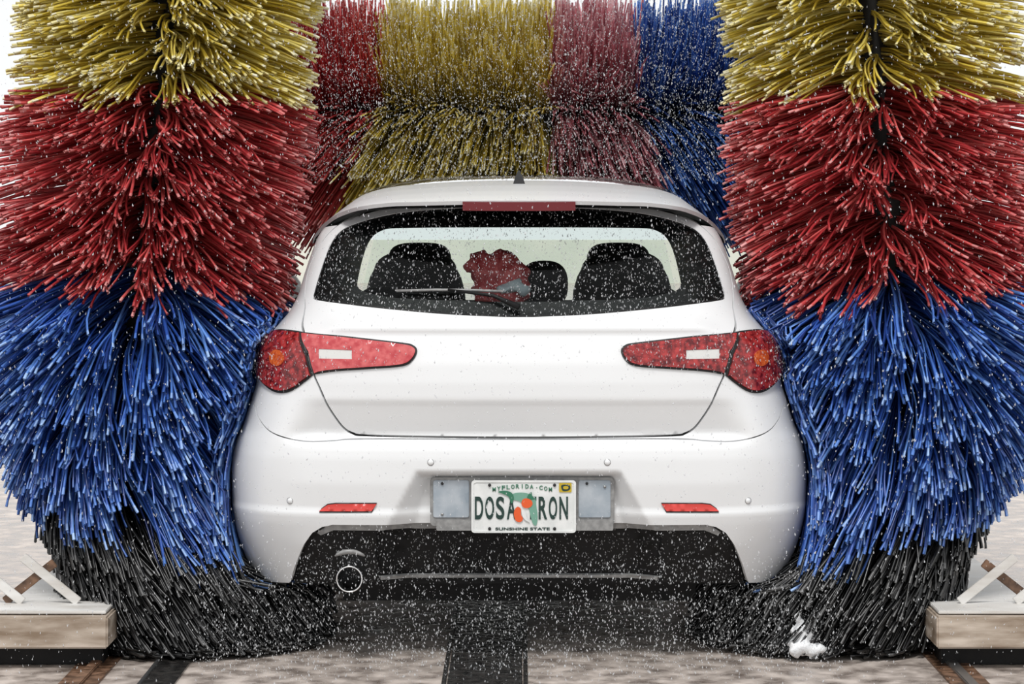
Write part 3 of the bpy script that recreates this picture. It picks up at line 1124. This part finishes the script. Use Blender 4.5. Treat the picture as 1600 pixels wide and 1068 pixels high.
def side_brush(sgn, xa, xb, ycen, label, lean):
    """axis runs from x = xa at z = 2.45 to x = xb at z = 0.45; sgn = side"""
    root = empty('side_brush', (xb, ycen, 0.02))
    tag(root, label, 'car wash brush', 'upright side brushes')

    def ax(z):
        return xa + (xb - xa) * (2.45 - z) / 2.0
    link_tube('brush_core', [(ax(2.9), ycen, 2.9), (ax(0.33), ycen, 0.33)], 0.075, 'core_black', root, 16)
    M = 8
    bands = [('yellow_bristles', 'bristle_yellow', 2.55, 1.875, 2700, 11, 19, 0.445),
             ('red_bristles', 'bristle_red', 1.875, 1.255, 2700, 13, 26, 0.465),
             ('blue_bristles', 'bristle_blue', 1.255, 0.60, 4200, 24, 76, 0.55),
             ('black_bristles', 'bristle_black', 0.60, 0.27, 4600, 64, 82, 0.56)]
    t = np.array([0, .17, .34, .51, .68, .84, .955, 1.0])
    for name, m, zh, zl, n, d0, d1, Lb in bands:
        K5 = 5
        nt_ = n // K5
        zt_ = RNG.uniform(zl, zh, nt_)
        # a parting faces the open bay: few strands point straight at it
        tht = RNG.uniform(-math.pi, math.pi, nt_)
        tht = tht + 0.075 * np.sign(tht) * np.exp(-(tht / 0.20) ** 2)
        z0 = np.repeat(zt_, K5) + RNG.normal(0, 0.010, nt_ * K5)
        th = np.repeat(tht, K5) + RNG.normal(0, 0.032, nt_ * K5)
        n = len(z0)
        z0 = np.clip(z0, zl, zh)
        low = smoothstep(1.25, 0.45, z0)
        carward = -sgn * np.sin(th)
        fr = (zh - z0) / (zh - zl)
        tip = d0 + (d1 - d0) * fr
        front = np.clip(np.cos(th), 0, 1) ** 2
        low2 = smoothstep(0.80, 0.40, z0)
        tip = tip * (1 + 0.26 * carward * low) + (1 - low) * (6 * front + 6 * carward) + RNG.normal(0, 2.6, n) + np.repeat(RNG.normal(0, 2.5, nt_), K5)
        tip = np.radians(np.clip(tip, 4, 86))
        start = np.radians(2 + 0.15 * d0) * np.ones(n)
        Ls = Lb * (1 + RNG.normal(0, 0.03, n)) * np.where(RNG.random(n) < 0.22, RNG.uniform(0.70, 1, n), 1)
        Ls = Ls * (1 - (0.05 * low + 0.22 * low2) * np.clip(-carward, 0, 1) + 0.14 * low * np.clip(carward, 0, 1))
        curl = RNG.normal(0, 0.05, n) + np.repeat(RNG.normal(0, 0.05, nt_), K5)
        ph = start[:, None] + (tip - start)[:, None] * t[None, :] ** 1.1
        dr = np.cos(ph)
        dz = -np.sin(ph)
        step = Ls[:, None] * np.diff(t)[None, :]
        r = 0.07 + np.concatenate([np.zeros((n, 1)), np.cumsum((dr[:, 1:] + dr[:, :-1]) / 2 * step, 1)], 1)
        z = z0[:, None] + np.concatenate([np.zeros((n, 1)), np.cumsum((dz[:, 1:] + dz[:, :-1]) / 2 * step, 1)], 1)
        wav = np.repeat(RNG.uniform(0, 6.28, nt_), K5)
        thp = th[:, None] + curl[:, None] * t[None, :] ** 2 + 0.03 * np.sin(wav[:, None] + 5 * t[None, :])
        z = z + 0.006 * np.sin(wav[:, None] * 2 + 9 * t[None, :]) * t[None, :]
        X = ax(z0)[:, None] + r * np.sin(thp)
        Y = ycen - r * np.cos(thp)
        # the low bristles swing towards the car
        X = X - sgn * lean * smoothstep(1.2, 0.35, z0)[:, None] * t[None, :] ** 1.5
        z = np.maximum(z, 0.012 + RNG.random((n, 1)) * 0.03)
        # bristles meet the car's flank and bend back along it
        wc = wz(np.clip(z, 0.24, 1.50))
        ch = np.where((z > 0.24) & (z < 1.50), wc * 0.985, 0)
        soft = RNG.random((n, 1))
        lim = ch + 0.012 + soft * 0.05
        hit = (ch > 0) & (sgn * X < lim)
        X = np.where(hit, sgn * lim, X)
        Pp = np.stack([X, Y, z], -1)
        rad = (0.0042 + 0.0014 * RNG.random(n))[:, None] * np.interp(t, [0, 0.8, 0.955, 1], [0.9, 1, 1.0, 1.15])[None, :]
        V_, Q_ = tubes(Pp, rad)
        o = fast_mesh(name, V_, Q_, m, root, True)
        tipped(o, m + '_tip', n, M)
        tag(o, kind='stuff')
        o['label'] = name.split('_')[0] + ' band of plastic bristles'
        # water clinging to the strands
        if name != 'x':
            pick = RNG.choice(n, 420, replace=False)
            cl.append(Pp[pick, RNG.integers(3, M, 420)] + RNG.normal(0, 0.006, (420, 3)) + np.array([0, -0.012, 0]))
    return root


cl = []
side_brush(-1, -1.145, -1.36, 0.56, 'tall side brush left of the car, yellow red blue and black bristles', 0.26)
side_brush(1, 1.17, 1.315, 0.56, 'tall side brush right of the car, yellow red blue and black bristles', 0.26)

# top brush across the car
tb = empty('top_brush', (0, 2.3, 1.84))
tag(tb, 'horizontal roller brush above the car roof with red yellow rose and blue bristles', 'car wash brush')
yb_, zb_ = 2.3, 1.83
link_tube('brush_core', [(-1.25, yb_, zb_), (1.25, yb_, zb_)], 0.07, 'core_black', tb, 16)
for name, m, x0, x1, n in (('red_bristles', 'bristle_red', -1.08, -0.545, 2600), ('yellow_bristles', 'bristle_yellow', -0.545, 0.128, 4600), ('rose_bristles', 'bristle_rose', 0.128, 0.475, 2500), ('blue_bristles', 'bristle_blue', 0.475, 1.08, 3400)):
    M = 6
    n5 = n // 4
    xr = np.repeat(RNG.uniform(x0, x1, n5), 4) + RNG.normal(0, 0.006, n5 * 4)
    th = np.repeat(RNG.uniform(0, 2 * math.pi, n5), 4) + RNG.normal(0, 0.05, n5 * 4)
    n = len(xr)
    t = np.array([0, .25, .5, .75, .96, 1.0])
    Lb = (0.47 - 0.06 * np.clip(np.sin(th), 0, 1)) * (1 + RNG.normal(0, 0.06, n)) * np.where(RNG.random(n) < 0.3, RNG.uniform(0.75, 1, n), 1)
    r = 0.06 + Lb[:, None] * t[None, :]
    # th: 0 = towards the camera, +90 deg = up
    up = np.sin(th)[:, None]
    fan = (0.10 + 0.22 * smoothstep(0.2, -0.9, up)) * (xr[:, None] - 0.05) * t[None, :] ** 1.3
    X = np.clip(xr, x0, x1)[:, None] + fan * np.where(up < 0.1, 1, 0.15) + RNG.normal(0, 0.022, n)[:, None] * t[None, :] ** 1.5
    Y = yb_ - r * np.cos(th)[:, None]
    Z = zb_ + r * up - 0.07 * t[None, :] ** 2 * np.cos(th)[:, None] ** 2
    # rest on the roof
    inx = np.clip(1 - (np.abs(X) / 0.70) ** 3, 0, 1) ** (1 / 3)
    zr = 1.335 + 0.235 * inx + 0.01
    Z = np.where((np.abs(X) < 0.72) & (Z < zr), zr + 0.004 * RNG.random((n, 1)), Z)
    rad = (0.0034 + 0.0010 * RNG.random(n))[:, None] * np.ones(M)[None, :]
    V_, Q_ = tubes(np.stack([X, Y, Z], -1), rad)
    o = fast_mesh(name, V_, Q_, m, tb, True)
    tipped(o, m + '_tip', n, M)
    tag(o, kind='stuff')
    o['label'] = name.split('_')[0] + ' band of plastic bristles'

# ------------------------------------------------------------------ gantry
ga = empty('gantry_frame', (0, 1.2, 0))
tag(ga, 'pale steel gantry carrying the wash brushes, its base beams on the rails', 'gantry')
for sgn in (-1, 1):
    x_in = -1.295 if sgn < 0 else 1.315
    x_out = sgn * 2.1
    xc, xw = (x_in + x_out) / 2, abs(x_out - x_in)
    box('base_beam', (xc, 0.085, 0.118), (xw, 0.25, 0.10), 'stained_beam', ga, 0.006)
    box('beam_shade_box', (xc + sgn * 0.03, 0.12, 0.036), (xw, 0.14, 0.066), 'black_plastic', ga, 0.004)  # black box added under the beam to stand in for its shadow
    box('beam_cover', (xc + sgn * 0.012, 0.10, 0.176), (xw, 0.20, 0.010), 'galvanised', ga, 0.002)
    box('frame_sill', (sgn * 1.50, 1.36, 0.118), (0.36, 2.3, 0.10), 'galvanised', ga, 0.006)
    for yy in (1.05, 2.4):
        box('gantry_post', (sgn * 1.42, yy, 1.55), (0.14, 0.14, 2.8), 'galvanised', ga, 0.008)
    for k_, (xa_, za_, xb_, zb2) in enumerate(((1.42, 0.185, 1.60, 0.33), (1.66, 0.185, 1.50, 0.31), (1.60, 0.185, 1.78, 0.33))):
        a_ = Vector((sgn * xa_, 0.155 + 0.014 * (k_ == 1), za_))
        b_ = Vector((sgn * xb_, 0.155 + 0.014 * (k_ == 1), zb2))
        d_v = b_ - a_
        rot = Matrix.Rotation(-math.atan2(d_v.z, d_v.x), 4, 'Y')
        box('diagonal_brace', (a_ + b_) / 2, (d_v.length, 0.012, 0.030), 'galvanised' if k_ != 1 else 'rusty_steel', ga, 0.002, rot)
    for yy in (0.0, 0.16):
        lathe('track_wheel', [(0.0, -0.02), (0.045, -0.02), (0.045, 0.02), (0.0, 0.02)], 'rusty_steel', ga, 'x', 20, (sgn * 1.36, yy + 1.2, 0.063))
    box('brush_bracket', (sgn * 1.42, 0.80, 2.92), (0.75, 0.12, 0.08), 'galvanised', ga, 0.006)
    box('brush_arm', (sgn * 1.20, 2.3, 1.85), (0.06, 0.10, 0.12), 'galvanised', ga, 0.006)
    box('brush_arm', (sgn * 1.45, 2.35, 1.85), (0.52, 0.08, 0.10), 'galvanised', ga, 0.006)
box('gantry_crossbeam', (0, 1.05, 2.98), (3.6, 0.18, 0.16), 'galvanised', ga, 0.008)
box('gantry_crossbeam', (0, 2.4, 2.98), (3.6, 0.18, 0.16), 'galvanised', ga, 0.008)

# rails let into the floor
for xr_, lab in ((-1.345, 'rusty track rail in the floor left of the car'), (1.375, 'rusty track rail in the floor right of the car')):
    r_ = empty('track_rail', (xr_, 1.5, 0))
    tag(r_, lab, 'rail', 'track rails')
    box('rail_foot', (xr_, 1.5, 0.003), (0.12, 6.0, 0.008), 'rusty_steel', r_, 0.001)
    box('rail_head', (xr_, 1.5, 0.010), (0.035, 6.0, 0.014), 'steel_dull' if xr_ > 0 else 'rusty_steel', r_, 0.003)
rs = empty('floor_strip', (-1.10, 1.4, 0))
tag(rs, 'dark edging strip in the floor between left rail and car', 'strip')
box('strip_plate', (-1.10, 1.5, 0.003), (0.10, 6.0, 0.008), 'dark_wet', rs, 0.001)
box('strip_lip', (-1.155, 1.5, 0.006), (0.012, 6.0, 0.012), 'steel_dull', rs, 0.002)
dc = empty('drain_channel', (-0.1, 1.4, 0))
tag(dc, 'dark drainage channel in the concrete under the car', 'drain')
box('channel_cover', (-0.105, 1.5, 0.002), (0.23, 6.0, 0.006), 'dark_wet', dc, 0.001)
for k_ in range(2):
    box('channel_edge', (-0.105 + (k_ - 0.5) * 0.25, 1.5, 0.004), (0.014, 6.0, 0.008), 'dark_wet', dc, 0.002)

# white foam splashing up beside the right brush
fo = empty('foam_splash', ((1250 - CX) / F * 8.1, 0.1, 0))
tag(fo, 'white foam splash between the car and right side brush', 'foam')


def LF(px, py, y, r):
    return ((px - CX) / F * (8 + y), y, CAMZ - (py - CY) / F * (8 + y)), r


lump('foam_mass', [LF(1256, 1010, .12, (.045, .03, .03)), LF(1250, 992, .12, (.030, .02, .045)), LF(1248, 968, .12, (.012, .012, .035)), LF(1275, 1014, .12, (.04, .03, .022)),
                   LF(1244, 1012, .11, (.03, .03, .028)), LF(1262, 985, .13, (.02, .02, .04))], 'foam_white', fo, 5)


# ------------------------------------------------------------------ water in the air
def drops(name, n, lo, hi, lmin, lmax, zpow=1.0, keep=None, at=None):
    u = RNG.random((n, 3))
    u[:, 2] = u[:, 2] ** zpow
    p = np.array(lo) + u * (np.array(hi) - np.array(lo))
    if keep is not None:
        p = p[keep(p)]
    if at is not None:
        p = at
    n = len(p)
    L_ = lmin + (lmax - lmin) * RNG.random(n) ** 2
    wd = L_ * RNG.uniform(0.28, 0.5, n)
    dirv = np.stack([RNG.normal(0.0, 0.30, n), RNG.normal(0, 0.2, n), np.ones(n)], 1)
    dirv /= np.linalg.norm(dirv, axis=1, keepdims=True)
    a = np.cross(dirv, np.array([0.3, 1, 0.1]))
    a /= np.linalg.norm(a, axis=1, keepdims=True)
    b = np.cross(dirv, a)
    ring = [p + (a * math.cos(2 * math.pi * k / 4) + b * math.sin(2 * math.pi * k / 4)) * wd[:, None] * 0.5 - dirv * L_[:, None] * 0.12 for k in range(4)]
    V_ = np.stack(ring + [p + dirv * L_[:, None] * 0.5, p - dirv * L_[:, None] * 0.45], 1).reshape(-1, 3)
    base = np.arange(n)[:, None] * 6
    T = []
    for k in range(4):
        k2 = (k + 1) % 4
        T.append(base + np.array([[k, k2, 4]]))
        T.append(base + np.array([[k2, k, 5]]))
    T = np.stack(T, 1).reshape(-1, 3)
    return fast_mesh(name, V_, T, 'water_drop', None, True)


o = drops('falling_water_drops', 13000, (-1.75, -0.75, 0.02), (1.75, -0.03, 2.25), 0.003, 0.012)
tag(o, 'fine white water drops falling in front of the car', 'water', kind='stuff')
o = drops('splashing_water_drops', 9000, (-1.0, -0.30, 0.01), (1.0, 0.25, 0.36), 0.003, 0.012, 1.2, lambda p: (p[:, 1] < 0) | (p[:, 2] < 0.2))
tag(o, 'water drops splashing off the floor behind the bumper', 'water', kind='stuff')
o = drops('roof_spray_drops', 20000, (-0.85, 1.35, 1.56), (0.85, 1.75, 2.3), 0.003, 0.010)
tag(o, 'fine spray of water drops above the roof before the roller', 'water', kind='stuff')
o = drops('brush_spray_drops', 100, (0, 0, 0), (1, 1, 1), 0.003, 0.011, at=np.concatenate(cl))
tag(o, 'bright water drops clinging to the side brushes', 'water', kind='stuff')


def on_car(poly, n_, off):
    P_ = np.array(poly)
    q_ = P_.min(0) + RNG.random((n_ * 3, 2)) * (P_.max(0) - P_.min(0))
    q_ = q_[inside(q_, poly)][:n_]
    return surf(q_[:, 0], q_[:, 1]) + snorm(q_[:, 0], q_[:, 1]) * off


bd = np.concatenate([on_car(win_sz, 4200, 0.004), on_car(val_poly, 2200, -0.025)] + [on_car([(sg * s_, z_) for s_, z_ in sz(tl_out)], 320, 0.016) for sg in (1, -1)]
                    + [on_car([(-s_, z_) for s_, z_ in sz(tl_in)], 260, 0.014), on_car(sz(tl_in), 60, 0.014)])
o = drops('clinging_water_drops', 100, (0, 0, 0), (1, 1, 1), 0.003, 0.0115, at=bd)
tag(o, 'water drops clinging to the rear window, tail lights and valance', 'water', kind='stuff')
